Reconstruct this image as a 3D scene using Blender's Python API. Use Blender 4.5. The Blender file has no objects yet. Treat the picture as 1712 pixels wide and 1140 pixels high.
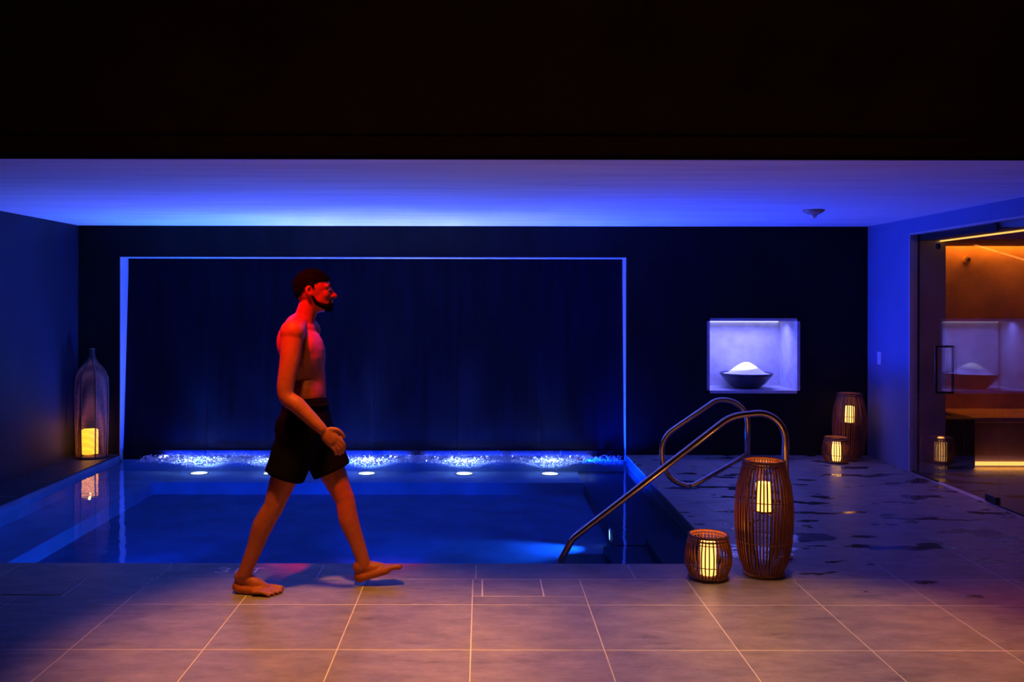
import bpy, bmesh, math, random
from mathutils import Vector, Matrix, noise
random.seed(7)
PI = math.pi
SC = bpy.context.scene
COL = SC.collection

# ------------------------------------------------------------------ camera, world, exposure, lights
cam_d = bpy.data.cameras.new('camera'); cam = bpy.data.objects.new('camera', cam_d); COL.objects.link(cam)
cam.location = (0, 0, 1.565)
cam.rotation_euler = (PI/2, -0.0016, 0)
cam_d.sensor_width = 36; cam_d.lens = 36*1500/1712
cam_d.shift_x = 51/1712; cam_d.shift_y = -67/1712
cam_d.clip_start = .05; cam_d.clip_end = 60
SC.camera = cam

w = bpy.data.worlds.new('world'); SC.world = w; w.use_nodes = True
w.node_tree.nodes['Background'].inputs[0].default_value = (0, 0, 0, 1)
w.node_tree.nodes['Background'].inputs[1].default_value = 0
SC.view_settings.view_transform = 'Standard'; SC.view_settings.look = 'None'
SC.view_settings.exposure = 0; SC.view_settings.gamma = 1
SC.view_settings.use_curve_mapping = False
SC.cycles.use_denoising = True
SC.cycles.caustics_reflective = False; SC.cycles.caustics_refractive = False
SC.cycles.max_bounces = 6; SC.cycles.diffuse_bounces = 3; SC.cycles.glossy_bounces = 4; SC.cycles.transparent_max_bounces = 14
SC.cycles.sample_clamp_indirect = 4

LIGHTS = []
def lamp(name, typ, loc, energy, color, direction=None, size=.1, angle=60, blend=.4, size_y=None, parent=None):
    d = bpy.data.lights.new(name, typ); d.energy = energy; d.color = color
    o = bpy.data.objects.new(name, d); COL.objects.link(o); o.location = loc
    if direction: o.rotation_euler = Vector(direction).to_track_quat('-Z', 'Y').to_euler()
    if typ == 'SPOT':
        d.spot_size = math.radians(angle); d.spot_blend = blend; d.shadow_soft_size = size
    elif typ == 'AREA':
        d.shape = 'RECTANGLE' if size_y else 'DISK'; d.size = size
        if size_y: d.size_y = size_y
        d.spread = math.radians(angle) if angle else PI
    else: d.shadow_soft_size = size
    return o

# lamps at the foot of the water wall: five uplights in the bench, plus added fill lights
WALL_LAMPS = [(-2.83, 1.0), (-2.1, .9), (-1.15, 1.15), (-.17, 1.0), (.69, .8)]
COLS = [(.004, .20, 1), (.11, .20, 1), (.36, .33, 1), (.24, .22, 1), (.02, .05, 1)]
for (x, k), c in zip(WALL_LAMPS, COLS):
    lamp('water_wall_uplight', 'SPOT', (x, 9.02, -.165), 1100*k, c, (0, -.10, 1), size=.03, angle=64, blend=1)
    lamp('foam_strip_fill', 'AREA', (x, 9.160, -.028), 14*k, (.5, .55, 1), (0, -1, .12), size=.86, size_y=.010, angle=180)  # added strip without a fitting, whitens the foam
    lamp('wall_base_fill', 'AREA', (x, 9.180, -.032), 44*k, (.0, .035, 1), (0, -.35, 1), size=.80, size_y=.012, angle=180)  # added strip, stands in for blue light scattered by the foam
    lamp('foam_fill', 'AREA', (x, 9.0, -.166), 36*k, (.40, .44, 1), (0, .12, 1), size=.15, angle=150)  # extra light added at each lens to brighten the foam
lamp('right_side_fill', 'SPOT', (1.05, 9.02, -.165), 640, (.0, .03, 1), (.62, -.30, .75), size=.04, angle=125, blend=1)  # added lamp without a fitting, turns right wall and deck blue
lamp('ceiling_fill', 'SPOT', (-1.3, 9.02, -.165), 260, (.0, .04, 1), (-.1, -.55, 1), size=.04, angle=125, blend=1)  # added lamp spreading blue over the ceiling, no fitting here
# underwater lamps
lamp('pool_riser_lamp', 'SPOT', (.965, 6.78, -.16), 260, (.01, .15, 1), (-1, -.22, -.06), size=.03, angle=64, blend=.8)
for x_ in (-2.35, -.7):
    lamp('pool_front_lamp', 'SPOT', (x_, 5.40, -.14), 330, (.0, .055, 1), (0, 1, -.03), size=.04, angle=44, blend=.7)
lamp('pool_front_lamp', 'SPOT', (-1.9, 5.40, -.14), 60, (.0, .05, 1), (-.2, 1, -.03), size=.04, angle=160, blend=.6)
# warm ceiling downlights of the front room
DOWNS = [(-.8, 3.6, 3.72, 820, (1, .36, .05), (.02, .11, -1), 41),
         (.5, 4.42, 3.72, 330, (1, .42, .10), (0, -.10, -1), 36),
         (1.65, 4.42, 3.72, 450, (1, .44, .14), (0, -.10, -1), 38),
         (2.75, 4.42, 3.72, 150, (1, .15, .02), (0, -.10, -1), 34),
         (-1.3, 3.55, 3.72, 1150, (1, .012, .001), (.31, 1.33, -2.42), 16)]
for x, y, z, e, c, d, a in DOWNS:
    lamp('downlight_lamp', 'SPOT', (x, y, z), e, c, d, size=.12, angle=a, blend=.85)
# niche and steam room strips
lamp('niche_lamp', 'AREA', (2.74, 9.44, 1.352), 9, (.17, .17, 1), (0, .02, -1), size=.8, size_y=.05, angle=150)
lamp('niche_spot_lamp', 'SPOT', (2.76, 9.40, 1.345), 150, (.55, .57, 1), (0, 0, -1), size=.02, angle=30, blend=.5)
lamp('steam_wall_lamp', 'AREA', (5.1, 9.13, 2.2), 11, (1, .25, .012), (0, .05, -1), size=1.7, size_y=.03, angle=170)
lamp('steam_side_lamp', 'AREA', (4.22, 7.2, 2.10), 3.0, (1, .25, .05), (.3, 0, -1), size=.03, size_y=2.0, angle=170)
lamp('steam_bench_lamp', 'AREA', (5.2, 8.47, .05), 3.0, (1, .36, .03), (0, -.3, -1), size=1.1, size_y=.03, angle=170)

# ------------------------------------------------------------------ materials
MATS = {}
def nodes(m): return m.node_tree.nodes, m.node_tree.links
def pbr(name, color, rough=.6, metal=0, bump=0, scale=8, vary=.15, emit=None, estr=0, spec=.5, stretch=(1, 1, 1), coat=0, detail=6):
    m = bpy.data.materials.new(name); m.use_nodes = True
    n, l = nodes(m); b = n['Principled BSDF']
    b.inputs['Roughness'].default_value = rough; b.inputs['Metallic'].default_value = metal
    b.inputs['Specular IOR Level'].default_value = spec
    b.inputs['Coat Weight'].default_value = coat
    g = n.new('ShaderNodeNewGeometry'); mp = n.new('ShaderNodeMapping')
    mp.inputs['Scale'].default_value = stretch
    l.new(g.outputs['Position'], mp.inputs['Vector'])
    t = n.new('ShaderNodeTexNoise'); t.inputs['Scale'].default_value = scale; t.inputs['Detail'].default_value = detail
    l.new(mp.outputs[0], t.inputs['Vector'])
    r = n.new('ShaderNodeValToRGB')
    r.color_ramp.elements[0].position = .3; r.color_ramp.elements[1].position = .7
    r.color_ramp.elements[0].color = [c*(1-vary) for c in color] + [1]
    r.color_ramp.elements[1].color = [min(1, c*(1+vary)) for c in color] + [1]
    l.new(t.outputs['Fac'], r.inputs[0]); l.new(r.outputs[0], b.inputs['Base Color'])
    if bump:
        bp = n.new('ShaderNodeBump'); bp.inputs['Strength'].default_value = bump; bp.inputs['Distance'].default_value = .01
        l.new(t.outputs['Fac'], bp.inputs['Height']); l.new(bp.outputs[0], b.inputs['Normal'])
    if emit:
        b.inputs['Emission Color'].default_value = (*emit, 1); b.inputs['Emission Strength'].default_value = estr
    MATS[name] = m
    return m

def schlick(m, f0, power=5.0):
    n, l = nodes(m)
    g = n.new('ShaderNodeNewGeometry')
    d = n.new('ShaderNodeVectorMath'); d.operation = 'DOT_PRODUCT'
    l.new(g.outputs['Normal'], d.inputs[0]); l.new(g.outputs['Incoming'], d.inputs[1])
    a = n.new('ShaderNodeMath'); a.operation = 'ABSOLUTE'; l.new(d.outputs['Value'], a.inputs[0])
    s = n.new('ShaderNodeMath'); s.operation = 'SUBTRACT'; s.inputs[0].default_value = 1; l.new(a.outputs[0], s.inputs[1])
    p = n.new('ShaderNodeMath'); p.operation = 'POWER'; l.new(s.outputs[0], p.inputs[0]); p.inputs[1].default_value = power
    q = n.new('ShaderNodeMath'); q.operation = 'MULTIPLY_ADD'; l.new(p.outputs[0], q.inputs[0])
    q.inputs[1].default_value = 1-f0; q.inputs[2].default_value = f0
    return q.outputs[0]

def clear_mat(name, f0, tint=(1, 1, 1), rough=0.0, wave=None):
    m = bpy.data.materials.new(name); m.use_nodes = True
    n, l = nodes(m); n.remove(n['Principled BSDF'])
    out = n['Material Output']
    tr = n.new('ShaderNodeBsdfTransparent'); tr.inputs[0].default_value = (*tint, 1)
    gl = n.new('ShaderNodeBsdfGlossy'); gl.inputs['Roughness'].default_value = rough
    mx = n.new('ShaderNodeMixShader')
    l.new(schlick(m, f0), mx.inputs[0]); l.new(tr.outputs[0], mx.inputs[1]); l.new(gl.outputs[0], mx.inputs[2])
    if wave:
        g = n.new('ShaderNodeNewGeometry'); mp = n.new('ShaderNodeMapping'); mp.inputs['Scale'].default_value = (1, 2.2, 1)
        l.new(g.outputs['Position'], mp.inputs['Vector'])
        t = n.new('ShaderNodeTexNoise'); t.inputs['Scale'].default_value = 3.2; t.inputs['Detail'].default_value = 3
        l.new(mp.outputs[0], t.inputs['Vector'])
        bp = n.new('ShaderNodeBump'); bp.inputs['Strength'].default_value = wave; bp.inputs['Distance'].default_value = .02
        l.new(t.outputs['Fac'], bp.inputs['Height']); l.new(bp.outputs[0], gl.inputs['Normal'])
    l.new(mx.outputs[0], out.inputs[0])
    MATS[name] = m
    return m

def emitter(name, color, strength):
    m = bpy.data.materials.new(name); m.use_nodes = True
    n, l = nodes(m); n.remove(n['Principled BSDF'])
    e = n.new('ShaderNodeEmission'); e.inputs[0].default_value = (*color, 1); e.inputs[1].default_value = strength
    l.new(e.outputs[0], n['Material Output'].inputs[0]); MATS[name] = m
    return m

def floor_mat(name, base):
    """slate-look porcelain: cloudy tone, fine grain, dark wet marks with a gloss of their own"""
    m = bpy.data.materials.new(name); m.use_nodes = True
    n, l = nodes(m); b = n['Principled BSDF']
    g = n.new('ShaderNodeNewGeometry'); oi = n.new('ShaderNodeObjectInfo')
    mp = n.new('ShaderNodeMapping'); mp.inputs['Scale'].default_value = (1, 2.2, 1); l.new(g.outputs['Position'], mp.inputs['Vector'])
    off = n.new('ShaderNodeVectorMath'); off.operation = 'ADD'; l.new(mp.outputs[0], off.inputs[0])
    sc = n.new('ShaderNodeVectorMath'); sc.operation = 'SCALE'; sc.inputs[0].default_value = (7, 3, 5); l.new(oi.outputs['Random'], sc.inputs['Scale'])
    l.new(sc.outputs[0], off.inputs[1])
    t = n.new('ShaderNodeTexNoise'); t.inputs['Scale'].default_value = 4.6; t.inputs['Detail'].default_value = 14; t.inputs['Roughness'].default_value = .76
    l.new(off.outputs[0], t.inputs['Vector'])
    r = n.new('ShaderNodeValToRGB'); e = r.color_ramp.elements
    e[0].position = .32; e[0].color = [c*.52 for c in base]+[1]
    e[1].position = .70; e[1].color = [c*1.16 for c in base]+[1]
    l.new(t.outputs['Fac'], r.inputs[0])
    # wet marks: world-space blotches, more of them on the deck beside the pool
    t2 = n.new('ShaderNodeTexNoise'); t2.inputs['Scale'].default_value = 2.5; t2.inputs['Detail'].default_value = 4
    l.new(mp.outputs[0], t2.inputs['Vector'])
    sx = n.new('ShaderNodeSeparateXYZ'); l.new(g.outputs['Position'], sx.inputs[0])
    mr = n.new('ShaderNodeMapRange'); mr.inputs['From Min'].default_value = .4; mr.inputs['From Max'].default_value = 2.0
    mr.inputs['To Min'].default_value = 0; mr.inputs['To Max'].default_value = .17; l.new(sx.outputs['X'], mr.inputs['Value'])
    mr2 = n.new('ShaderNodeMapRange'); mr2.inputs['From Min'].default_value = 4.2; mr2.inputs['From Max'].default_value = 5.6
    mr2.inputs['To Min'].default_value = .1; mr2.inputs['To Max'].default_value = 1; l.new(sx.outputs['Y'], mr2.inputs['Value'])
    mm = n.new('ShaderNodeMath'); mm.operation = 'MULTIPLY'; l.new(mr.outputs[0], mm.inputs[0]); l.new(mr2.outputs[0], mm.inputs[1])
    ad = n.new('ShaderNodeMath'); ad.operation = 'ADD'; l.new(t2.outputs['Fac'], ad.inputs[0]); l.new(mm.outputs[0], ad.inputs[1])
    wet = n.new('ShaderNodeMapRange'); wet.inputs['From Min'].default_value = .735; wet.inputs['From Max'].default_value = .765
    l.new(ad.outputs[0], wet.inputs['Value'])
    dk = n.new('ShaderNodeMix'); dk.data_type = 'RGBA'; dk.blend_type = 'MULTIPLY'
    mp3 = n.new('ShaderNodeMapping'); mp3.inputs['Scale'].default_value = (1, 3.4, 1); mp3.inputs['Location'].default_value = (3.3, 1.7, 0); l.new(g.outputs['Position'], mp3.inputs['Vector'])
    t3 = n.new('ShaderNodeTexNoise'); t3.inputs['Scale'].default_value = 2.1; t3.inputs['Detail'].default_value = 8; t3.inputs['Roughness'].default_value = .62
    l.new(mp3.outputs[0], t3.inputs['Vector'])
    sm = n.new('ShaderNodeMapRange'); sm.inputs['From Min'].default_value = .585; sm.inputs['From Max'].default_value = .68; sm.inputs['To Max'].default_value = .75; l.new(t3.outputs['Fac'], sm.inputs['Value'])
    sk = n.new('ShaderNodeMix'); sk.data_type = 'RGBA'; sk.blend_type = 'MULTIPLY'
    l.new(sm.outputs[0], sk.inputs[0]); l.new(r.outputs[0], sk.inputs[6]); sk.inputs[7].default_value = (.52, .50, .52, 1)
    l.new(wet.outputs[0], dk.inputs[0]); l.new(sk.outputs[2], dk.inputs[6]); dk.inputs[7].default_value = (.34, .36, .40, 1)
    l.new(dk.outputs[2], b.inputs['Base Color'])
    ro = n.new('ShaderNodeMapRange'); ro.inputs['To Min'].default_value = .42; ro.inputs['To Max'].default_value = .06
    l.new(wet.outputs[0], ro.inputs['Value']); l.new(ro.outputs[0], b.inputs['Roughness'])
    bp = n.new('ShaderNodeBump'); bp.inputs['Strength'].default_value = .12; bp.inputs['Distance'].default_value = .006
    l.new(t.outputs['Fac'], bp.inputs['Height']); l.new(bp.outputs[0], b.inputs['Normal'])
    MATS[name] = m
    return m

floor_mat('tile', (.33, .285, .24))
pbr('grout', (.80, .76, .72), .8, vary=.08)
pbr('slate', (.005, .006, .009), .7, bump=.15, scale=5, vary=.35, stretch=(1, 1, .35), spec=.15)
pbr('slate_left', (.005, .008, .026), .6, bump=.1, scale=3, vary=.3, stretch=(1, 1, .3))
pbr('water_slate', (.0022, .0034, .011), .6, bump=.25, scale=14, vary=.35, spec=.07, stretch=(1, 1, .08))
pbr('plaster', (.80, .80, .80), .75, bump=.05, scale=2.2, vary=.10, stretch=(.35, 4, 1))
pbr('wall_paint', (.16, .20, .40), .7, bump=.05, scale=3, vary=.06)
pbr('brown_wall', (.09, .045, .018), .8, bump=.05, scale=2, vary=.2)
pbr('shadow_gap_dark', (.012, .008, .006), .6)
pbr('front_paint', (.06, .035, .025), .9)
pbr('marble', (.55, .50, .50), .35, bump=.02, scale=4, vary=.12, stretch=(1, 1, .5))
pbr('marble_dark', (.40, .30, .29), .35, bump=.02, scale=3, vary=.2)
pbr('steam_stone', (.46, .27, .20), .5, bump=.1, scale=3.4, vary=.28)
pbr('steam_dark', (.06, .04, .035), .6, vary=.2)
pbr('niche_plaster', (.62, .62, .66), .8, bump=.12, scale=9, vary=.14)
pbr('salt', (.92, .92, .93), .9, bump=.3, scale=160, vary=.03)
pbr('bowl_glaze', (.05, .055, .085), .35, vary=.1)
pbr('steel', (.80, .62, .50), .26, metal=1, vary=.03)
pbr('black_metal', (.012, .012, .014), .4, vary=.1)
pbr('white_plastic', (.80, .80, .82), .4, vary=.03)
pbr('bronze_plastic', (.45, .30, .22), .45, vary=.05)
pbr('rattan', (.24, .07, .02), .45, bump=.3, scale=60, vary=.3, stretch=(1, 1, .1), spec=.6)
pbr('rattan_dark', (.20, .075, .03), .5, bump=.3, scale=50, vary=.3)
pbr('weave', (.22, .13, .11), .55, bump=.2, scale=90, vary=.3)
pbr('weave_rib', (.09, .045, .03), .6, vary=.2)
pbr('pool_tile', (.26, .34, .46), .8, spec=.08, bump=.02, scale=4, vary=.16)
pbr('pool_bed_tile', (.10, .15, .25), .8, spec=.08, bump=.02, scale=4, vary=.2)  # darkened copy of the pool tile, the bed's dimness is painted in
pbr('pool_tile_shaded', (.025, .03, .04), .5, vary=.2, spec=.2)  # shaded copy of the pool tile, right side's shade put into the colour
pbr('ledge', (.03, .032, .04), .5, vary=.3, spec=.3)
pbr('reveal_light_edge', (.5, .5, .52), .5, vary=.05)
pbr('pool_dark', (.10, .12, .15), .4, vary=.2)
pbr('skin', (.38, .095, .042), .48, bump=.03, scale=30, vary=.10, spec=.4)
pbr('skin_nail', (.62, .40, .33), .3, vary=.04)
pbr('hair', (.002, .0018, .002), .9, spec=.05, bump=.5, scale=120, vary=.3)
pbr('eye_white', (.7, .68, .66), .2, vary=.02)
pbr('shorts_cloth', (.003, .003, .004), .9, spec=.06, bump=.3, scale=10, vary=.2)
pbr('paint_mark', (.88, .85, .82), .6, vary=.05)
pbr('foam', (.92, .94, .97), .6, vary=.02)
def _foam():
    n, l = nodes(MATS['foam']); b = n['Principled BSDF']; t = n.new('ShaderNodeBsdfTranslucent'); t.inputs[0].default_value = (.92, .94, .97, 1)
    mx = n.new('ShaderNodeMixShader'); mx.inputs[0].default_value = .55
    l.new(b.outputs[0], mx.inputs[1]); l.new(t.outputs[0], mx.inputs[2]); l.new(mx.outputs[0], n['Material Output'].inputs[0])
_foam()
pbr('wax', (.9, .62, .30), .5, vary=.03, emit=(1, .46, .10), estr=2.6)
pbr('wax_back', (.9, .55, .20), .5, vary=.03, emit=(1, .35, .012), estr=4.2)
emitter('lens', (.25, .42, 1), 5)
emitter('lens_white', (.72, .76, 1), 7)
emitter('led_warm', (1, .50, .10), 1.8)
emitter('led_niche', (.55, .55, 1), 1.6)
emitter('down_lens', (1, .5, .2), 3)
clear_mat('glass', .075, tint=(.97, .98, .98))
clear_mat('water', .02, tint=(.62, .86, 1.0), rough=.015, wave=.10)

# ------------------------------------------------------------------ builders
WLOC = {}
def wloc(o): return WLOC.get(o.name, Vector((0, 0, 0)))
def tag(o, label=None, cat=None, group=None, kind=None):
    if label: o['label'] = label
    if cat: o['category'] = cat
    if group: o['group'] = group
    if kind: o['kind'] = kind
    return o
def empty(name, loc, label=None, cat=None, group=None, kind=None):
    o = bpy.data.objects.new(name, None); COL.objects.link(o); o.location = loc; o.empty_display_size = .05
    WLOC[o.name] = Vector(loc)
    return tag(o, label, cat, group, kind)
def place(name, me, mat, parent=None, loc=(0, 0, 0), smooth=False):
    """link a mesh whose vertices are relative to loc (world)"""
    if mat and not me.materials: me.materials.append(MATS[mat])
    if smooth: me.shade_smooth()
    o = bpy.data.objects.new(name, me); COL.objects.link(o)
    L = Vector(loc); WLOC[o.name] = L
    if parent: o.parent = parent; o.location = L - wloc(parent)
    else: o.location = L
    return o
def from_bm(name, bm, mat, parent=None, loc=None, smooth=False):
    """bm in world coordinates; its origin goes to the base centre"""
    bmesh.ops.recalc_face_normals(bm, faces=bm.faces)
    vs = [v.co for v in bm.verts]
    lo = Vector([min(v[i] for v in vs) for i in range(3)]); hi = Vector([max(v[i] for v in vs) for i in range(3)])
    L = Vector(loc) if loc else Vector(((lo.x+hi.x)/2, (lo.y+hi.y)/2, lo.z))
    for v in bm.verts: v.co -= L
    me = bpy.data.meshes.new(name); bm.to_mesh(me); bm.free()
    return place(name, me, mat, parent, L, smooth)
def add_box(bm, x0, x1, y0, y1, z0, z1, bevel=0):
    r = bmesh.ops.create_cube(bm, size=1)
    vs = r['verts']
    for v in vs:
        v.co = Vector(((x0+x1)/2+v.co.x*(x1-x0), (y0+y1)/2+v.co.y*(y1-y0), (z0+z1)/2+v.co.z*(z1-z0)))
    if bevel:
        es = list({e for v in vs for e in v.link_edges})
        bmesh.ops.bevel(bm, geom=es, offset=bevel, segments=1, affect='EDGES')
    return vs
def box(name, x0, x1, y0, y1, z0, z1, mat, parent=None, bevel=0):
    bm = bmesh.new(); add_box(bm, x0, x1, y0, y1, z0, z1, bevel)
    return from_bm(name, bm, mat, parent)
def boxes(name, lst, mat, parent=None, bevel=0):
    bm = bmesh.new()
    for b in lst: add_box(bm, *b, bevel)
    return from_bm(name, bm, mat, parent)
def add_tube(bm, pts, rad, seg=12, cap=True, closed=False):
    pts = [Vector(p) for p in pts]; n = len(pts); rings = []
    up = None
    for i, p in enumerate(pts):
        if closed: t = (pts[(i+1) % n]-pts[i-1]).normalized()
        else: t = (pts[min(i+1, n-1)]-pts[max(i-1, 0)]).normalized()
        if up is None:
            a = Vector((0, 0, 1)) if abs(t.z) < .9 else Vector((1, 0, 0))
            up = (a - t*a.dot(t)).normalized()
        else:
            up = (up - t*up.dot(t)).normalized()
        s = t.cross(up)
        r = rad[i] if isinstance(rad, (list, tuple)) else rad
        rings.append([bm.verts.new(p + r*(math.cos(2*PI*k/seg)*up + math.sin(2*PI*k/seg)*s)) for k in range(seg)])
    m = n if closed else n-1
    for i in range(m):
        A, B = rings[i], rings[(i+1) % n]
        for k in range(seg): bm.faces.new((A[k], A[(k+1) % seg], B[(k+1) % seg], B[k]))
    if cap and not closed:
        bm.faces.new(rings[0]); bm.faces.new(rings[-1])
def add_lathe(bm, prof, cx, cy, seg=40, cap0=True, cap1=True):
    rings = []
    for r, z in prof:
        rings.append([bm.verts.new((cx+r*math.cos(2*PI*k/seg), cy+r*math.sin(2*PI*k/seg), z)) for k in range(seg)])
    for A, B in zip(rings, rings[1:]):
        for k in range(seg): bm.faces.new((A[k], A[(k+1) % seg], B[(k+1) % seg], B[k]))
    if cap0: bm.faces.new(rings[0])
    if cap1: bm.faces.new(rings[-1])
def lathe(name, prof, cx, cy, mat, parent=None, seg=40, smooth=True, cap0=True, cap1=True):
    bm = bmesh.new(); add_lathe(bm, prof, cx, cy, seg, cap0, cap1)
    return from_bm(name, bm, mat, parent, smooth=smooth)
def ring_pts(cx, cy, z, r, n=40):
    return [(cx+r*math.cos(2*PI*k/n), cy+r*math.sin(2*PI*k/n), z) for k in range(n)]
def fillet(pts, r, n=8, closed=False):
    pts = [Vector(p) for p in pts]; out = []
    N = len(pts)
    for i, p in enumerate(pts):
        if not closed and i in (0, N-1): out.append(p); continue
        a = (pts[i-1]-p).normalized(); b = (pts[(i+1) % N]-p).normalized()
        ang = a.angle(b); rr = r[i] if isinstance(r, (list, tuple)) else r
        d = rr/math.tan(ang/2); c = p + (a+b).normalized()*(rr/math.sin(ang/2))
        s = p+a*d; e = p+b*d
        u = s-c; v = e-c; th = u.angle(v)
        for k in range(n+1):
            f = k/n
            out.append(c + (u*math.sin((1-f)*th)+v*math.sin(f*th))/math.sin(th))
    return out

# ------------------------------------------------------------------ dimensions
XL, XR, YW, ZC, YB = -4.10, 3.93, 9.13, 2.326, 4.837       # side walls, back wall, ceiling, bulkhead
PX0, PX1, PY0 = -3.68, 1.473, 5.352                         # pool
WZ = -.05                                                   # water level

# ------------------------------------------------------------------ floor and tiles
floor = boxes('floor', [(XL, 6.2, 1.0, PY0-.02, -.5, -.0012), (PX1+.02, 6.2, PY0-.02, 9.3, -.5, -.0012), (XL, PX0-.02, PY0-.02, YW, -.5, -.0012)], 'grout')
tag(floor, 'grey slate-look tiled floor around the pool', kind='structure')
TM = {}
def tile(x0, x1, y0, y1, name='floor_tile', mat='tile', z1=0, gap=.0026, th=.014):
    w_, d_ = round(x1-x0-2*gap, 4), round(y1-y0-3.4*gap, 4)
    key = (w_, d_, mat)
    if key not in TM:
        bm = bmesh.new(); add_box(bm, -w_/2, w_/2, -d_/2, d_/2, -th, 0, .0006)
        me = bpy.data.meshes.new('tile'); bm.to_mesh(me); bm.free(); TM[key] = me
    return place(name, TM[key], mat, floor, ((x0+x1)/2, (y0+y1)/2, z1))
XJ = [-.046+.6*k for k in range(-6, 7)]
LIDS = [(.005, .335), (-2.55, -2.22)]
YR = [5.05, 4.625, 4.026, 3.426, 2.826]
for r in range(len(YR)-1):
    y1, y0 = YR[r], YR[r+1]
    for a, b in zip(XJ, XJ[1:]):
        lid = next((q for q in LIDS if a < (q[0]+q[1])/2 < b), None) if r == 0 else None
        if lid:                                    # a tile notched around the skimmer lid
            q0, q1 = max(a, lid[0]), min(b, lid[1])
            if q0-a > .03: tile(a, q0, y1-.295, y1)
            if b-q1 > .03: tile(q1, b, y1-.295, y1)
            tile(a, b, y0, y1-.295)
        else: tile(a, b, y0, y1)
cx = [-.03+.9*k for k in range(-4, 3)]
for a, b in zip(cx, cx[1:]): tile(a, b, 5.05, PY0, 'coping_tile')
yd = [PY0, 5.05]
# deck to the right of the pool, and strip to the left
tile(1.77, 2.354, 5.05, PY0); 
for a, b in ((2.354, 2.954), (2.954, 3.554)): tile(a, b, 5.05, PY0)
dx = [PX1, 1.754, 2.354, 2.954, 3.554, XR+.25]
dy = [PY0+.6*k for k in range(7)] + [9.14]
for a, b in zip(dx, dx[1:]):
    for c, d in zip(dy, dy[1:]): tile(a, min(b, XR) if True else b, c, d, 'deck_tile', gap=.0011)
for c, d in zip(dy, dy[1:]): tile(XL, PX0, c, d, 'ledge_tile', 'ledge')
tile(3.554, XR, 5.05, PY0); tile(-4.1, -3.63, 5.05, PY0)
for i, (a, b) in enumerate(LIDS):
    bm = bmesh.new(); add_box(bm, a+.006, b-.006, 5.05-.289, 5.05-.006, -.014, .0 if i == 0 else .004, .001)
    lid = from_bm('skimmer_lid', bm, 'tile')
    tag(lid, ['square skimmer lid in the floor below the pool edge centre', 'square skimmer lid in the dark floor at the far left'][i], 'skimmer lid', 'skimmer lids in the poolside floor')

# depth marking
def text_mesh(s, size):
    cu = bpy.data.curves.new('t', 'FONT'); cu.body = s; cu.size = size; cu.extrude = .0006; cu.space_character = 1.05
    o = bpy.data.objects.new('t', cu); COL.objects.link(o)
    dg = bpy.context.evaluated_depsgraph_get(); me = bpy.data.meshes.new_from_object(o.evaluated_get(dg))
    bpy.data.objects.remove(o); return me
mk = empty('depth_marking', (-1.535, 5.155, 0), 'white painted depth number on the pool edge by the rear foot', 'marking')
for ch, nm, x0, wd in (('3', 'digit', 0, .08), ('F', 'letter', .115, .07), ('T', 'letter', .195, .075)):
    tm = text_mesh(ch, .14); xs = [v.co.x for v in tm.vertices]; k = wd/(max(xs)-min(xs))
    for v in tm.vertices: v.co.x = (v.co.x-min(xs))*k
    place(nm, tm, 'paint_mark', mk, (-1.535+x0, 5.155, .0012))

# ------------------------------------------------------------------ walls and ceilings
tag(box('wall_left', XL-.15, XL, 4.95, YW+.3, -.1, ZC+.1, 'slate_left'), 'dark blue lit slate side wall', kind='structure')
NX0, NX1, NZ0, NZ1 = 2.325, 3.214, .658, 1.364
RZ = 2.009
wb = boxes('wall_back', [(XL, PX0, YW, YW+.26, -.1, ZC), (PX0, PX1, YW, YW+.26, RZ, ZC),
     (PX1, NX0-.03, YW, YW+.26, -.1, ZC), (NX1+.03, 4.02, YW, YW+.26, -.1, ZC), (NX0-.03, NX1+.03, YW, YW+.26, NZ1+.03, ZC), (NX0-.03, NX1+.03, YW, YW+.26, -.1, NZ0-.03)], 'slate')
tag(wb, 'dark slate back wall behind the pool', kind='structure')
nl = boxes('wall_niche', [(NX0, NX1, 9.66, 9.70, NZ0-.03, NZ1+.03), (NX0-.03, NX0, YW+.003, 9.70, NZ0-.03, NZ1+.03), (NX1, NX1+.03, YW+.003, 9.70, NZ0-.03, NZ1+.03),
     (NX0-.03, NX1+.03, YW+.003, 9.70, NZ1, NZ1+.03), (NX0-.03, NX1+.03, YW+.003, 9.70, NZ0-.03, NZ0)], 'niche_plaster')
tag(nl, 'pale plaster niche lining glowing lavender blue', kind='structure')
tag(box('niche_led_strip', NX0+.03, NX1-.03, 9.62, 9.655, NZ1-.022, NZ1-.004, 'led_niche'), 'lavender light strip along the top of the wall niche', 'light strip')
tag(box('ceiling', XL-.15, 6.3, YB+.001, 9.5, ZC, ZC+.12, 'plaster'), 'white plaster ceiling washed with blue light', kind='structure')
tag(box('wall_front', XL-.5, 6.3, YB, YB+.12, ZC+.12, 3.85, 'brown_wall'), 'dark brown bulkhead above the pool opening', kind='structure')
tag(box('trim_1', XL-.5, 6.3, YB-.006, YB+.0005, ZC, ZC+.125, 'brown_wall'), kind='structure')
tag(box('shadow_gap_strip', XL-.5, 6.3, YB-.010, YB-.0065, ZC+.002, ZC+.014, 'shadow_gap_dark'), kind='structure')  # dark strip painted in for the shadow gap above the opening
boxes('ceiling_front', [(XL-.5, 6.3, 1.0, YB+.12, 3.85, 3.95)], 'front_paint')['kind'] = 'structure'
box('wall_left_front', XL-.6, XL-.5, 1.0, 4.95, -.1, 3.95, 'front_paint')['kind'] = 'structure'
box('wall_right_front', 6.2, 6.3, 1.0, 4.95, -.1, 3.95, 'front_paint')['kind'] = 'structure'

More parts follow.
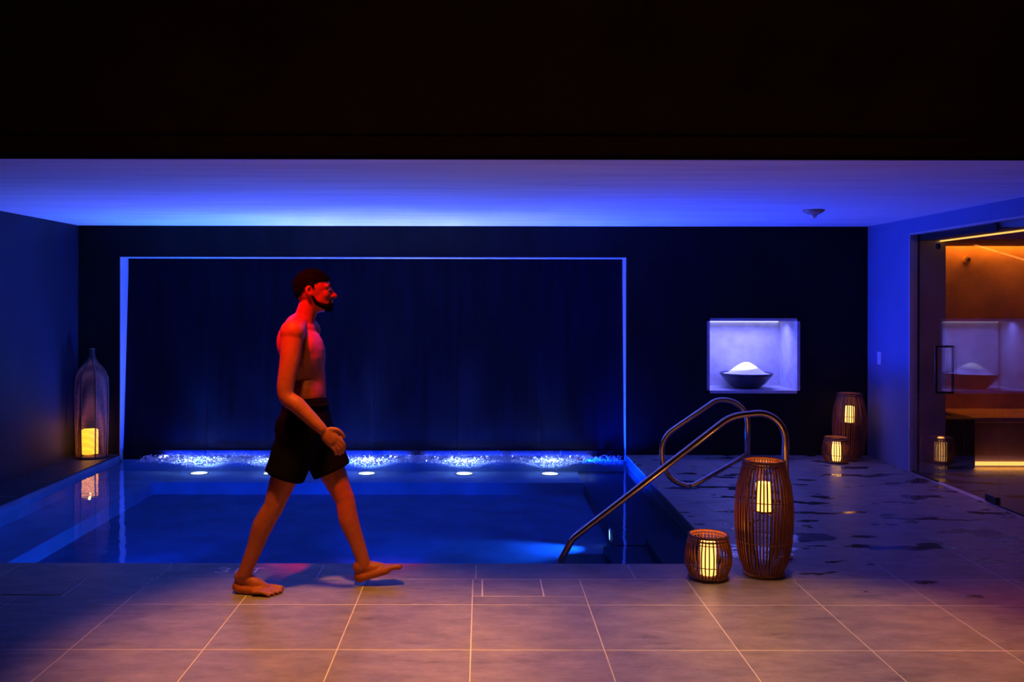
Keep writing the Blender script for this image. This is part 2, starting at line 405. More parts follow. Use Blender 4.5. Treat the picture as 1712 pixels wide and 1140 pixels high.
tag(boxes('added_reveal_edge', [(PX0, PX0+.008, YW-.003, 9.33, -.06, RZ), (PX1-.008, PX1, YW-.003, 9.33, -.06, RZ), (PX0+.008, PX1-.008, YW-.003, 9.33, RZ-.008, RZ)], 'reveal_light_edge'), 'pale lining added so the dark recess edges show bright', kind='structure')  # pale lining added over the slate reveals to catch the uplights
# water wall: leaning slate panels in the recess
ww = empty('water_wall', ((PX0+PX1)/2, 9.27, -.05), 'tall dark leaning slate water wall running with water', 'water wall')
NP = 6; pw = (PX1-PX0)/NP
for k in range(NP):
    bm = bmesh.new(); x0, x1 = max(PX0+.009, PX0+k*pw+.0015), min(PX1-.009, PX0+(k+1)*pw-.0015)
    vs = add_box(bm, x0, x1, 0, 1, 0, 1)
    for v in vs:
        z = .035 if v.co.z < .5 else RZ-.009; y0 = 9.205+(.135)*(z/RZ)
        v.co.y = y0 + (.05 if v.co.y > .5 else 0); v.co.z = z
    from_bm('slate_panel', bm, 'water_slate', ww)
for k in range(NP):
    box('plinth_stone', max(PX0+.009, PX0+k*pw+.0015), min(PX1-.009, PX0+(k+1)*pw-.0015), 9.192, 9.26, -.3, .033, 'water_slate', ww, .001)

# right wall with the opening of the steam room
SY = 8.235; SZ = 2.18
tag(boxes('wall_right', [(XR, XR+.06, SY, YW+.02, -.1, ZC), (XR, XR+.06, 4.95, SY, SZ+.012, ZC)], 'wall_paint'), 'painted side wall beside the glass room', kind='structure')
tag(boxes('trim_3', [(XR-.006, XR+.065, SY-.012, SY+.004, 0, SZ+.012), (XR-.006, XR+.065, 4.95, SY-.012, SZ-.004, SZ+.012)], 'marble', bevel=.001), 'pale stone frame around the glass front', kind='structure')

# ------------------------------------------------------------------ steam room behind the glass
tag(boxes('wall_steam_stub', [(XR+.085, 4.25, SY-.02, SY+.1, -.05, ZC)], 'marble_dark'), 'brown marble return wall inside the glass room', kind='structure')
tag(box('wall_steam_channel', XR+.065, XR+.085, SY-.012, SY+.05, 0, ZC, 'black_metal'), kind='structure')
tag(box('wall_steam_back', 4.02, 6.25, 9.2, 9.3, -.05, ZC, 'steam_stone'), 'amber lit stone wall inside the glass room', kind='structure')
tag(boxes('wall_steam_side', [(6.2, 6.3, 4.95, 9.3, -.05, ZC), (XR, 6.3, 4.85, 4.95, -.05, ZC), (4.02, 4.25, SY+.1, 9.2, -.05, ZC)], 'steam_stone'), kind='structure')
tag(box('ceiling_steam', XR+.08, 6.2, 4.96, 9.05, 2.125, 2.2, 'steam_dark'), 'dark dropped ceiling panel inside the glass room', kind='structure')
tag(box('cove_light_strip', 4.19, 4.215, 5.2, SY-.03, 2.113, 2.124, 'led_warm'), 'warm light strip under the ceiling of the glass room', 'light strip')
box('floor_steam', XR+.07, 6.2, 4.96, 9.2, -.03, -.0005, 'steam_dark')['kind'] = 'structure'
bn = empty('steam_bench', (5.4, 8.85, 0), 'stone bench inside the glass room with an amber strip at its foot', 'bench')
box('riser', 4.68, 6.19, 8.53, 8.6, .0, .42, 'steam_stone', bn)
box('seat_slab', 4.66, 6.19, 8.49, 9.195, .42, .47, 'steam_stone', bn, .006)
box('light_strip', 4.66, 6.19, 8.505, 8.53, .012, .045, 'led_warm', bn)
bb = box('foot_basin', 4.27, 4.64, 8.42, 8.95, 0, .47, 'steam_dark', None, .01)
tag(bb, 'dark stone block in the corner of the glass room', 'basin')
bm = bmesh.new()
add_tube(bm, fillet([(4.40, 9.17, .95), (4.40, 9.08, .9), (4.46, 8.98, .52), (4.50, 8.62, .475), (4.52, 8.40, .44), (4.50, 8.39, .12)], .04, 5), .009, 8)
tag(from_bm('hose', bm, 'black_metal', smooth=True), 'thin dark hose hanging over the corner block in the glass room', 'hose')
n_ = empty('steam_nozzle', (4.97, 9.19, 1.98), 'small round fitting high on the amber wall', 'nozzle')
bm = bmesh.new(); add_tube(bm, [(4.97, 9.2, 1.995), (4.97, 9.17, 1.995)], .038, 20); from_bm('plate', bm, 'bronze_plastic', n_, smooth=False)
bm = bmesh.new(); add_tube(bm, [(4.97, 9.17, 1.995), (4.97, 9.15, 1.995)], .018, 16); from_bm('spout', bm, 'steel', n_)

# glass front: fixed pane, door, fixed pane
GX0, GX1 = XR+.022, XR+.034
def glass_pane(name, y0, y1, z0, z1, parent=None): return box(name, GX0, GX1, y0, y1, z0, z1, 'glass', parent, .001)
w1 = empty('window_1', (XR+.028, 8.0, 0), 'narrow fixed glass pane beside the stone frame', kind='structure')
glass_pane('pane', 7.782, SY-.016, .012, SZ-.006, w1); box('channel', GX0-.008, GX1+.008, 7.78, SY-.016, 0, .014, 'black_metal', w1)
w2 = empty('window_2', (XR+.028, 6.0, 0), 'fixed glass pane at the edge of the picture', kind='structure')
glass_pane('pane', 4.96, 6.850, .012, SZ-.006, w2); box('channel', GX0-.008, GX1+.008, 4.96, 6.85, 0, .014, 'black_metal', w2)
d1 = empty('door_1', (XR+.028, 7.3, 0), 'frameless glass door with a square black pull handle', kind='structure')
glass_pane('pane', 6.862, 7.774, .012, SZ-.03, d1)
for z0, z1 in ((.008, .065), (SZ-.075, SZ-.022)): box('patch_hinge', GX0-.012, GX1+.012, 6.866, 7.02, z0, z1, 'black_metal', d1, .003)
box('edge_clip', GX0-.01, GX1+.01, 7.762, 7.792, 2.02, 2.07, 'black_metal', d1, .003)
hy = 7.66
hd = empty('handle', (XR+.028, hy, .98)); hd.parent = d1; hd.location = Vector((XR+.028, hy, .98))-wloc(d1)
q = .008
box('grip', GX0-.072-q, GX0-.072+q, hy-q, hy+q, .78, 1.19, 'black_metal', hd, .001)
box('grip', GX1+.06-q, GX1+.06+q, hy-q, hy+q, .78, 1.19, 'black_metal', hd, .001)
for z in (.788, 1.182): box('stand_off', GX0-.064, GX1+.052, hy-q, hy+q, z-q, z+q, 'black_metal', hd, .001)

# wall switch
sw = empty('wall_switch', (XR-.006, 8.85, .945), 'slim white switch plate on the blue wall', 'switch')
box('plate', XR-.009, XR, 8.81, 8.89, .945, 1.07, 'white_plastic', sw, .002)
box('rocker', XR-.013, XR-.009, 8.83, 8.87, .975, 1.04, 'white_plastic', sw, .001)

# ceiling sensor
cs = empty('ceiling_sensor', (2.76, 7.46, ZC), 'round motion sensor on the blue ceiling', 'sensor')
lathe('housing', [(.088, ZC), (.088, ZC-.008), (.070, ZC-.024), (.045, ZC-.036), (.03, ZC-.038)], 2.76, 7.46, 'bronze_plastic', cs)
lathe('lens', [(.030, ZC-.036), (.030, ZC-.045), (.026, ZC-.060), (.014, ZC-.070), (.003, ZC-.073)], 2.76, 7.46, 'white_plastic', cs, 24)

# ------------------------------------------------------------------ pool
pool = empty('swimming_pool', ((PX0+PX1)/2, 7.2, -.5), 'rectangular indoor pool with underwater benches, lit blue', 'pool')
FZ, BZ = -.29, -.175
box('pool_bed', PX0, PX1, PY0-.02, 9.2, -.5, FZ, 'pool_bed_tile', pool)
box('end_wall', -3.67, 1.46, 9.165, 9.191, FZ, -.062, 'pool_tile', pool)
box('side_wall', PX0-.02, PX0, PY0-.02, YW, -.5, -.0145, 'pool_tile', pool)
box('side_wall', PX1, PX1+.02, PY0, YW, -.5, -.0145, 'pool_tile_shaded', pool)
box('end_wall', PX0, PX1, PY0-.02, PY0, FZ, -.0145, 'pool_dark', pool)
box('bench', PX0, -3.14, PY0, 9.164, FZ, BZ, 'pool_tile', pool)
box('bench', .98, PX1, 6.40, 9.164, FZ, BZ, 'pool_tile_shaded', pool)
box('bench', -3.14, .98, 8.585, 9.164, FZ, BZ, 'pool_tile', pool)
for k, (x, z) in enumerate(((1.17, -.12), (.87, -.18), (.57, -.235))):
    box('step', x, PX1 if k == 0 else (1.17, .87)[k-1], PY0, 6.39, FZ, z, 'pool_tile_shaded', pool, .004)

bm = bmesh.new()
NXW, NYW = 60, 44; g = []
for j in range(NYW+1):
    row = []
    for i in range(NXW+1):
        x = PX0+(PX1-PX0)*i/NXW; y = PY0+(9.195-PY0)*j/NYW
        a = .0015 + .010*max(0, (y-8.4)/.8)**2
        row.append(bm.verts.new((x, y, WZ + a*noise.noise(Vector((x*6, y*9, 0))))))
    g.append(row)
for j in range(NYW):
    for i in range(NXW): bm.faces.new((g[j][i], g[j][i+1], g[j+1][i+1], g[j+1][i]))
wat = from_bm('pool_water', bm, 'water', loc=((PX0+PX1)/2, 7.2, WZ), smooth=True)
tag(wat, 'still dark blue pool water mirroring a lantern', 'water', kind='stuff')

# puddle on the deck behind the tall lantern
clear_mat('puddle', .05, tint=(.75, .8, .9), rough=.02, wave=.35)
for (px_, py_, rx_, ry_, lab) in ((1.70, 5.62, .26, .17, 'thin puddle on the deck behind the tall lantern mirroring the niche'), (2.16, 5.95, .20, .13, 'small puddle on the deck to the right of the handrail post')):
    bm = bmesh.new(); c0_ = bm.verts.new((px_, py_, .0022)); ring_ = []
    for k in range(48):
        a = 2*PI*k/48; f = 1+.45*noise.noise(Vector((math.cos(a)*1.7+px_*3, math.sin(a)*1.7, 0)))+.12*noise.noise(Vector((math.cos(a)*6, math.sin(a)*6, 4)))
        ring_.append(bm.verts.new((px_+rx_*f*math.cos(a), py_+ry_*f*math.sin(a), .0012)))
    for k in range(48): bm.faces.new((c0_, ring_[k], ring_[(k+1) % 48]))
    tag(from_bm('puddle', bm, 'puddle', loc=(px_, py_, 0), smooth=True), lab, 'puddle', 'puddles on the deck')

# foam where the water wall meets the pool
ico = bmesh.new(); bmesh.ops.create_icosphere(ico, subdivisions=1, radius=1)
IV = [v.co.copy() for v in ico.verts]; IF = [[v.index for v in f.verts] for f in ico.faces]; ico.free()
FV, FF = [], []
def blob(p, r, flat=.8):
    a = random.uniform(0, 6); ca, sa = math.cos(a), math.sin(a); sx_ = random.uniform(.8, 1.5); n0 = len(FV)
    for v in IV:
        x_, y_ = v.x*r*sx_, v.y*r
        FV.append((p[0]+x_*ca-y_*sa, p[1]+x_*sa+y_*ca, p[2]+v.z*r*flat))
    FF.extend([[k+n0 for k in f] for f in IF])
for i in range(15000):
    x = random.uniform(-3.45, 1.42)
    near = max(math.exp(-((x-lx)/.20)**2) for lx, _ in WALL_LAMPS)
    edge = 1 if -3.2 < x < 1.0 else .3
    if random.random() > (.45+.55*near)*edge: continue
    reach = .12+.36*near*random.random()+.06*random.random()
    y = 9.155-reach*random.random()**1.4
    r = random.uniform(.005, .013)*(1.2 if y > 9.1 else .75)
    blob((x, y, WZ+random.uniform(-.004, .052)*max(0, (y-8.98)/.2)*(1 if y < 9.15 else .7)), r)
for i in range(260):                                     # thrown drops
    lx = random.choice(WALL_LAMPS)[0]; x = lx+random.gauss(0, .25)
    blob((x, random.uniform(9.05, 9.17), WZ+abs(random.gauss(.02, .03))), random.uniform(.0015, .0035), 1.6)
for x, h in ((.80, .105), (.19, .065), (-.02, .045), (-2.45, .06), (.76, .06), (1.2, .04), (-1.0, .04)):
    for k in range(14): blob((x+.014*k/14, 9.15, WZ+h*k/14), .009*(1-k/16), 1.5)
fm = bpy.data.meshes.new('splash_foam'); fm.from_pydata([(a, b-9.1, c-WZ) for a, b, c in FV], [], FF)
fo = place('splash_foam', fm, 'foam', None, (0, 9.1, WZ), True)
tag(fo, 'bright white line of foam at the foot of the water wall', 'foam', kind='stuff')

# underwater lights
def round_light(c, d, r, label, group, lens='lens'):
    e = empty('underwater_light', c, label, 'light', group)
    c = Vector(c); d = Vector(d).normalized()
    bm = bmesh.new(); u = d.orthogonal().normalized(); v = d.cross(u)
    add_tube(bm, [c+d*.006+r*(math.cos(2*PI*k/28)*u+math.sin(2*PI*k/28)*v) for k in range(28)], .006, 8, closed=True)
    from_bm('ring', bm, 'steel', e, smooth=True)
    bm = bmesh.new(); add_tube(bm, [c, c+d*.005], r*.94, 24); from_bm('lens', bm, lens, e)
names = ['leftmost', 'second from left', 'middle', 'second from right', 'rightmost']
for (x, k), nm in zip(WALL_LAMPS, names):
    round_light((x, 9.0, BZ+.001), (0, 0, 1), .085, 'white underwater light below the foam, %s of the five' % nm, 'lights at the foot of the water wall', 'lens_white')
round_light((.979, 6.78, -.2), (-1, 0, 0), .05, 'blue underwater light near the foot of the handrail', None)

# ------------------------------------------------------------------ handrails
hr = empty('handrail', (1.85, 5.47, 0), 'long polished steel handrail running down into the pool behind the tall lantern', 'handrail')
bm = bmesh.new()
add_tube(bm, fillet([(1.855, 5.47, 0), (1.855, 5.47, .905), (1.52, 5.47, .865), (.555, 5.47, .115), (.485, 5.47, -.02), (.485, 5.47, -.22)], [0, .165, .25, .12, .05, 0], 10), .0205, 16)
from_bm('rail', bm, 'steel', hr, smooth=True)
lathe('foot_flange', [(.045, .0), (.045, .012), (.03, .02), (.022, .022)], 1.855, 5.47, 'steel', hr, 28)
hr2 = empty('handrail', (1.885, 6.35, 0), 'polished steel loop handrail at the far side of the pool steps', 'handrail')
bm = bmesh.new()
loop = [(1.885, 6.35, .45), (1.885, 6.35, .885), (1.66, 6.35, .865), (1.275, 6.35, .60), (1.285, 6.35, .25), (1.50, 6.35, .26)]
add_tube(bm, fillet(loop + [(1.87, 6.35, .475)], [0, .17, .12, .17, .20, .10, 0], 9), .0185, 14)
add_tube(bm, [(1.885, 6.35, 0), (1.885, 6.35, .46)], .0185, 14)
from_bm('rail', bm, 'steel', hr2, smooth=True)
lathe('foot_flange', [(.042, .0), (.042, .012), (.03, .02), (.02, .022)], 1.885, 6.35, 'steel', hr2, 28)

# ------------------------------------------------------------------ bowl of salt in the niche
BX, BY = 2.775, 9.40
bw = empty('salt_bowl', (BX, BY, NZ0), 'wide dark bowl in the lit wall niche', 'bowl')
zb = NZ0
lathe('bowl', [(.10, zb), (.135, zb+.006), (.20, zb+.06), (.245, zb+.115), (.276, zb+.158), (.270, zb+.160), (.238, zb+.118), (.19, zb+.07), (.10, zb+.02)], BX, BY, 'bowl_glaze', bw, 56)
sl = lathe('salt_heap', [(.252, zb+.13), (.235, zb+.150), (.19, zb+.160), (.14, zb+.196), (.09, zb+.232), (.05, zb+.256), (.02, zb+.267), (.004, zb+.269)], BX, BY, 'salt', None, 56)
tag(sl, 'white heap of salt in the niche bowl', 'salt', kind='stuff')

# ------------------------------------------------------------------ lanterns
def smooth_prof(keys, n):
    """piecewise Catmull-Rom through (z, r) keys"""
    out = []
    zs = [k[0] for k in keys]
    for i in range(n+1):
        z = zs[0]+(zs[-1]-zs[0])*i/n
        j = max(0, min(len(keys)-2, next((q for q in range(len(keys)-1) if z <= zs[q+1]+1e-9), len(keys)-2)))
        p0 = keys[max(j-1, 0)][1]; p1 = keys[j][1]; p2 = keys[j+1][1]; p3 = keys[min(j+2, len(keys)-1)][1]
        t = (z-zs[j])/(zs[j+1]-zs[j])
        r = .5*((2*p1)+(-p0+p2)*t+(2*p0-5*p1+4*p2-p3)*t*t+(-p0+3*p1-3*p2+p3)*t**3)
        out.append((z, r))
    return out
def cage_lantern(loc, tall, label, group, rot=0, wax='wax', power=3):
    e = empty('candle_lantern', loc, label, 'lantern', group); e.rotation_euler.z = rot
    if tall:
        keys = [(.018, .108), (.10, .140), (.24, .157), (.38, .160), (.50, .150), (.60, .125), (.640, .112)]
        H, n, rw, seg = .655, 46, .0042, 10; bands = (.435, .20)
        c0, c1, cr = .365, .525, .045
    else:
        keys = [(.015, .100), (.06, .122), (.12, .129), (.18, .122), (.232, .104)]
        H, n, rw, seg = .248, 34, .0036, 8; bands = (.085, .205)
        c0, c1, cr = .02, .205, .043
    def rad(z):
        pr = smooth_prof(keys, 60); return min(pr, key=lambda q_: abs(q_[0]-z))[1]
    prof = smooth_prof(keys, seg)
    bm = bmesh.new(); rings = []
    for z, r in prof:
        rings.append([bm.verts.new((r+a*rw*.9, b*rw, z)) for a, b in ((-1, -1), (1, -1), (1, 1), (-1, 1))])
    for A, B in zip(rings, rings[1:]):
        for k in range(4): bm.faces.new((A[k], A[(k+1) % 4], B[(k+1) % 4], B[k]))
    bm.faces.new(rings[0]); bm.faces.new(rings[-1])
    bmesh.ops.recalc_face_normals(bm, faces=bm.faces)
    me = bpy.data.meshes.new('slat'); bm.to_mesh(me); bm.free(); me.materials.append(MATS['rattan'])
    for k in range(n):
        o = bpy.data.objects.new('slat', me); COL.objects.link(o); o.parent = e
        o.rotation_euler.z = 2*PI*k/n + random.uniform(-.018, .018)
    def ring(name, z, r, t, mat='rattan_dark'):
        bm = bmesh.new(); add_tube(bm, ring_pts(0, 0, z, r, 44), t, 8, closed=True)
        me = bpy.data.meshes.new(name); bm.to_mesh(me); bm.free(); me.materials.append(MATS[mat]); me.shade_smooth()
        o = bpy.data.objects.new(name, me); COL.objects.link(o); o.parent = e; return o
    r0, r1 = keys[0][1], keys[-1][1]
    ring('base_ring', .0095, r0+.002, .0095); ring('rim', H-.006, r1+.001, .0085); ring('rim', H-.026, r1+.006, .0055)
    for z in bands: ring('binding', z, rad(z)+rw*1.2, .0026)
    def disc(name, prof_, mat, seg_=36):
        bm = bmesh.new(); add_lathe(bm, prof_, 0, 0, seg_); bmesh.ops.recalc_face_normals(bm, faces=bm.faces)
        me = bpy.data.meshes.new(name); bm.to_mesh(me); bm.free(); me.materials.append(MATS[mat]); me.shade_smooth()
        o = bpy.data.objects.new(name, me); COL.objects.link(o); o.parent = e; return o
    disc('base_plate', [(r0, .004), (r0, .016)], 'rattan_dark')
    if tall:
        disc('candle_plate', [(.055, c0-.008), (.055, c0-.001)], 'rattan_dark')
        for a in range(3):
            bm = bmesh.new(); th = 2*PI*a/3+.5; R = rad(c0)
            add_tube(bm, [(math.cos(th)*.05, math.sin(th)*.05, c0-.005), (math.cos(th)*R, math.sin(th)*R, c0-.005)], .003, 6)
            me2 = bpy.data.meshes.new('plate_strut'); bm.to_mesh(me2); bm.free(); me2.materials.append(MATS['rattan_dark'])
            o = bpy.data.objects.new('plate_strut', me2); COL.objects.link(o); o.parent = e
    cn = disc('candle', [(cr, c0), (cr, c1-.006), (cr-.006, c1), (cr-.012, c1-.004), (.004, c1-.012)], wax, 32)
    L = Vector(loc)
    lamp('candle_lamp', 'POINT', (L.x, L.y, L.z+c1+.03), power*.6, (1, .34, .06), size=.02)
    return e
cage_lantern((1.287, 5.085, 0), False, 'small round rattan candle lantern on the pool edge beside the tall one', 'low rattan lanterns', .1, power=1.5)
cage_lantern((1.624, 5.155, 0), True, 'tall barrel-shaped rattan candle lantern in front of the handrail', 'tall rattan lanterns', .04, power=1.5)
cage_lantern((3.45, 8.72, 0), False, 'small round rattan candle lantern on the far deck by the back wall', 'low rattan lanterns', .3, 'wax', power=.35)
cage_lantern((3.665, 8.93, 0), True, 'tall rattan candle lantern in the far corner by the back wall', 'tall rattan lanterns', .2, 'wax', power=.35)

# bottle-shaped woven lantern at the left
bx, by = -3.885, 8.95
bl = empty('bottle_lantern', (bx, by, 0), 'tall bottle-shaped woven lantern with a glowing candle in the left corner', 'lantern')
keys = [(.0, .146), (.25, .153), (.50, .157), (.72, .157), (.80, .150), (.86, .125), (.91, .088), (.95, .050), (.99, .026), (1.04, .018), (1.08, .021)]
bm = bmesh.new(); NB = 84
pr = smooth_prof(keys, NB)
for i, (z, r) in enumerate(pr):
    if z > 1.06 or z < .01: continue
    add_tube(bm, ring_pts(bx, by, z, r+random.uniform(-.0015, .0015), 26), .0031, 4, closed=True)
tag(from_bm('woven_wrap', bm, 'weave', bl), kind='stuff')
for k in range(7):
    a = 2*PI*k/7 - .95
    bm = bmesh.new(); add_tube(bm, [(bx+(r+.003)*math.cos(a), by+(r+.003)*math.sin(a), z) for z, r in smooth_prof(keys, 26)], .007, 6)
    from_bm('rib', bm, 'weave_rib', bl, smooth=True)
lathe('base_disc', [(.148, 0), (.148, .014)], bx, by, 'weave_rib', bl)
bm = bmesh.new(); add_tube(bm, ring_pts(bx, by, 1.08, .021, 20), .006, 6, closed=True); from_bm('mouth_ring', bm, 'weave', bl, smooth=True)
lathe('candle', [(.078, .035), (.078, .270), (.070, .278), (.01, .270)], bx-.02, by, 'wax_back', bl)
lamp('candle_lamp', 'POINT', (bx-.02, by, .31), .9, (1, .30, .04), size=.01)

# ------------------------------------------------------------------ downlight fittings of the front room
for i, (x, y, z, e_, c, d, a) in enumerate(DOWNS):
    e = empty('downlight', (x, y, 3.85), 'warm recessed downlight in the front ceiling, %s' % ['leftmost of the row by the bulkhead', 'second of the row from the left', 'third of the row from the left', 'rightmost of the row by the bulkhead', 'nearest the camera and aimed at the man'][i], 'downlight', 'downlights in the front ceiling')
    bm = bmesh.new(); add_tube(bm, ring_pts(x, y, 3.845, .06, 28), .008, 8, closed=True); from_bm('ring', bm, 'steel', e, smooth=True)
    bm = bmesh.new(); add_lathe(bm, [(.052, 3.842), (.052, 3.849)], x, y, 28); from_bm('lens', bm, 'down_lens', e)

# ------------------------------------------------------------------ the walking man
MY = 4.88                        # walking line; his right side faces the camera (-Y), he walks towards +X
def P(x, y, z): return Vector((x, MY+y, z))
def add_ell(bm, c, r, rot=None, seg=20, rings=12):
    q_ = bmesh.ops.create_uvsphere(bm, u_segments=seg, v_segments=rings, radius=1)
    m = Matrix.Translation(c) @ (rot.to_matrix().to_4x4() if rot else Matrix()) @ Matrix.Diagonal((*r, 1))
    bmesh.ops.transform(bm, matrix=m, verts=q_['verts'])
def add_limb(bm, pts, rads, seg=18, sub=6):
    """tapered limb as densely spaced sections, round ends"""
    P_, R_ = [], []
    N = len(pts)
    for i in range(N-1):
        for k in range(sub):
            t = k/sub
            p0, p1, p2, p3 = pts[max(i-1, 0)], pts[i], pts[i+1], pts[min(i+2, N-1)]
            P_.append(.5*((2*p1)+(p2-p0)*t+(2*p0-5*p1+4*p2-p3)*t*t+(3*p1-p0-3*p2+p3)*t**3))
            R_.append(rads[i]*(1-t)+rads[i+1]*t)
    P_.append(pts[-1]); R_.append(rads[-1])
    add_tube(bm, P_, R_, seg)
    add_ell(bm, P_[0], (R_[0],)*3, seg=seg, rings=10); add_ell(bm, P_[-1], (R_[-1],)*3, seg=seg, rings=10)
def fuse(name, bm, voxel, smooth_it, mat, parent=None, post=None, factor=.5):
    bmesh.ops.recalc_face_normals(bm, faces=bm.faces)
    me = bpy.data.meshes.new('tmp'); bm.to_mesh(me); bm.free()
    o = bpy.data.objects.new('tmp', me); COL.objects.link(o)
    r = o.modifiers.new('r', 'REMESH'); r.mode = 'VOXEL'; r.voxel_size = voxel
    s = o.modifiers.new('s', 'SMOOTH'); s.iterations = smooth_it; s.factor = factor
    dg = bpy.context.evaluated_depsgraph_get(); dg.update()
    m2 = bpy.data.meshes.new_from_object(o.evaluated_get(dg)); bpy.data.objects.remove(o)
    b2 = bmesh.new(); b2.from_mesh(m2); bpy.data.meshes.remove(m2)
    if post: post(b2)
    return from_bm(name, b2, mat, parent, smooth=True)

man = empty('person', (-.95, MY, 0), 'bare-chested barefoot man in black shorts striding along the pool edge', 'person')
bm = bmesh.new()
# torso
add_limb(bm, [P(-.955, 0, .90), P(-.955, 0, 1.00), P(-.958, 0, 1.10), P(-.972, 0, 1.22), P(-.985, 0, 1.32), P(-.985, 0, 1.40)], [.115, .112, .112, .118, .112, .085], 20)
add_ell(bm, P(-.955, 0, .90), (.125, .165, .125)); add_ell(bm, P(-.955, 0, 1.06), (.108, .150, .15))
add_ell(bm, P(-.970, 0, 1.26), (.120, .172, .17)); add_ell(bm, P(-.940, -.065, 1.30), (.065, .095, .085)); add_ell(bm, P(-.940, .065, 1.30), (.065, .095, .085))
add_ell(bm, P(-1.005, -.085, 1.34), (.09, .085, .12)); add_ell(bm, P(-1.005, .085, 1.34), (.09, .085, .12))
add_ell(bm, P(-.985, -.07, .885), (.105, .085, .10)); add_ell(bm, P(-.985, .07, .885), (.105, .085, .10))
add_limb(bm, [P(-.985, -.18, 1.40), P(-.995, -.06, 1.435), P(-.995, .06, 1.435), P(-.985, .18, 1.40)], [.062, .058, .058, .062], 16)
# neck, head
add_limb(bm, [P(-.985, 0, 1.40), P(-.955, 0, 1.49), P(-.925, 0, 1.57)], [.068, .056, .058], 18)
add_ell(bm, P(-.918, 0, 1.632), (.100, .076, .098)); add_ell(bm, P(-.890, 0, 1.585), (.080, .063, .085))
add_ell(bm, P(-.862, 0, 1.548), (.052, .048, .042)); add_ell(bm, P(-.838, 0, 1.533), (.026, .026, .020))     # jaw, chin
add_limb(bm, [P(-.822, 0, 1.625), P(-.808, 0, 1.603), P(-.797, 0, 1.590)], [.010, .012, .014], 10)             # nose
add_ell(bm, P(-.812, -.012, 1.587), (.012, .009, .009)); add_ell(bm, P(-.812, .012, 1.587), (.012, .009, .009))
add_ell(bm, P(-.836, -.028, 1.642), (.018, .026, .012)); add_ell(bm, P(-.836, .028, 1.642), (.018, .026, .012))   # brow
add_ell(bm, P(-.850, -.034, 1.598), (.030, .024, .030)); add_ell(bm, P(-.850, .034, 1.598), (.030, .024, .030))   # cheek
add_ell(bm, P(-.816, 0, 1.566), (.011, .024, .006)); add_ell(bm, P(-.818, 0, 1.555), (.011, .021, .007))         # lips
for s in (-1, 1):
    add_limb(bm, [P(-.922, s*.076, 1.640), P(-.935, s*.083, 1.628), P(-.932, s*.083, 1.606), P(-.920, s*.077, 1.592)], [.009, .010, .009, .008], 8)
# arms
def hand(bm, wr, d, side, curl):
    """wr wrist, d forearm direction, palm facing the thigh; side -1 right, +1 left"""
    d = d.normalized(); y = Vector((0, 1, 0)); up = (d.cross(y)).normalized()      # up: across the knuckles
    if up.z < 0: up = -up
    palm = wr + d*.055
    rot = Matrix((d, Vector((0, 1, 0)), up)).transposed().to_quaternion()
    add_ell(bm, palm, (.052, .018, .040), rot); add_ell(bm, palm+d*.018, (.038, .017, .041), rot)
    inn = Vector((0, -side, 0))*1.0                                                # towards the body
    for k, (o_, ln) in enumerate(((.030, .072), (.010, .082), (-.010, .076), (-.029, .060))):
        b0 = palm + d*.036 + up*o_
        cd = (d*math.cos(curl)+(inn*.55-up*.8).normalized()*math.sin(curl)).normalized()
        cd2 = (d*math.cos(2*curl)+(inn*.55-up*.8).normalized()*math.sin(2*curl)).normalized()
        add_limb(bm, [b0, b0+d*ln*.45, b0+d*ln*.45+cd*ln*.32, b0+d*ln*.45+cd*ln*.32+cd2*ln*.26], [.0098, .0092, .0085, .0072], 8, 3)
    t0 = palm - d*.022 + up*.030
    add_limb(bm, [t0, t0+up*.022+d*.025, t0+up*.026+d*.055+inn*.008, t0+up*.020+d*.078+inn*.014], [.014, .0125, .0105, .0085], 8, 3)
sh = P(-.985, -.205, 1.395); el = P(-1.010, -.255, 1.085); wr = P(-.822, -.262, .905)
add_limb(bm, [sh, sh.lerp(el, .45)+Vector((.004, -.004, 0)), el, el.lerp(wr, .35), wr], [.062, .053, .042, .043, .028], 18)
add_ell(bm, sh+Vector((0, -.006, .005)), (.064, .060, .066))
hand(bm, wr, Vector((.62, .0, -.62)), -1, .42)
sh = P(-.975, .205, 1.395); el = P(-1.03, .26, 1.09); wr = P(-.975, .27, .84)
add_limb(bm, [sh, sh.lerp(el, .45), el, el.lerp(wr, .35), wr], [.062, .053, .042, .043, .028], 18)
add_ell(bm, sh, (.064, .060, .066))
hand(bm, wr, Vector((.15, 0, -.9)), 1, .35)
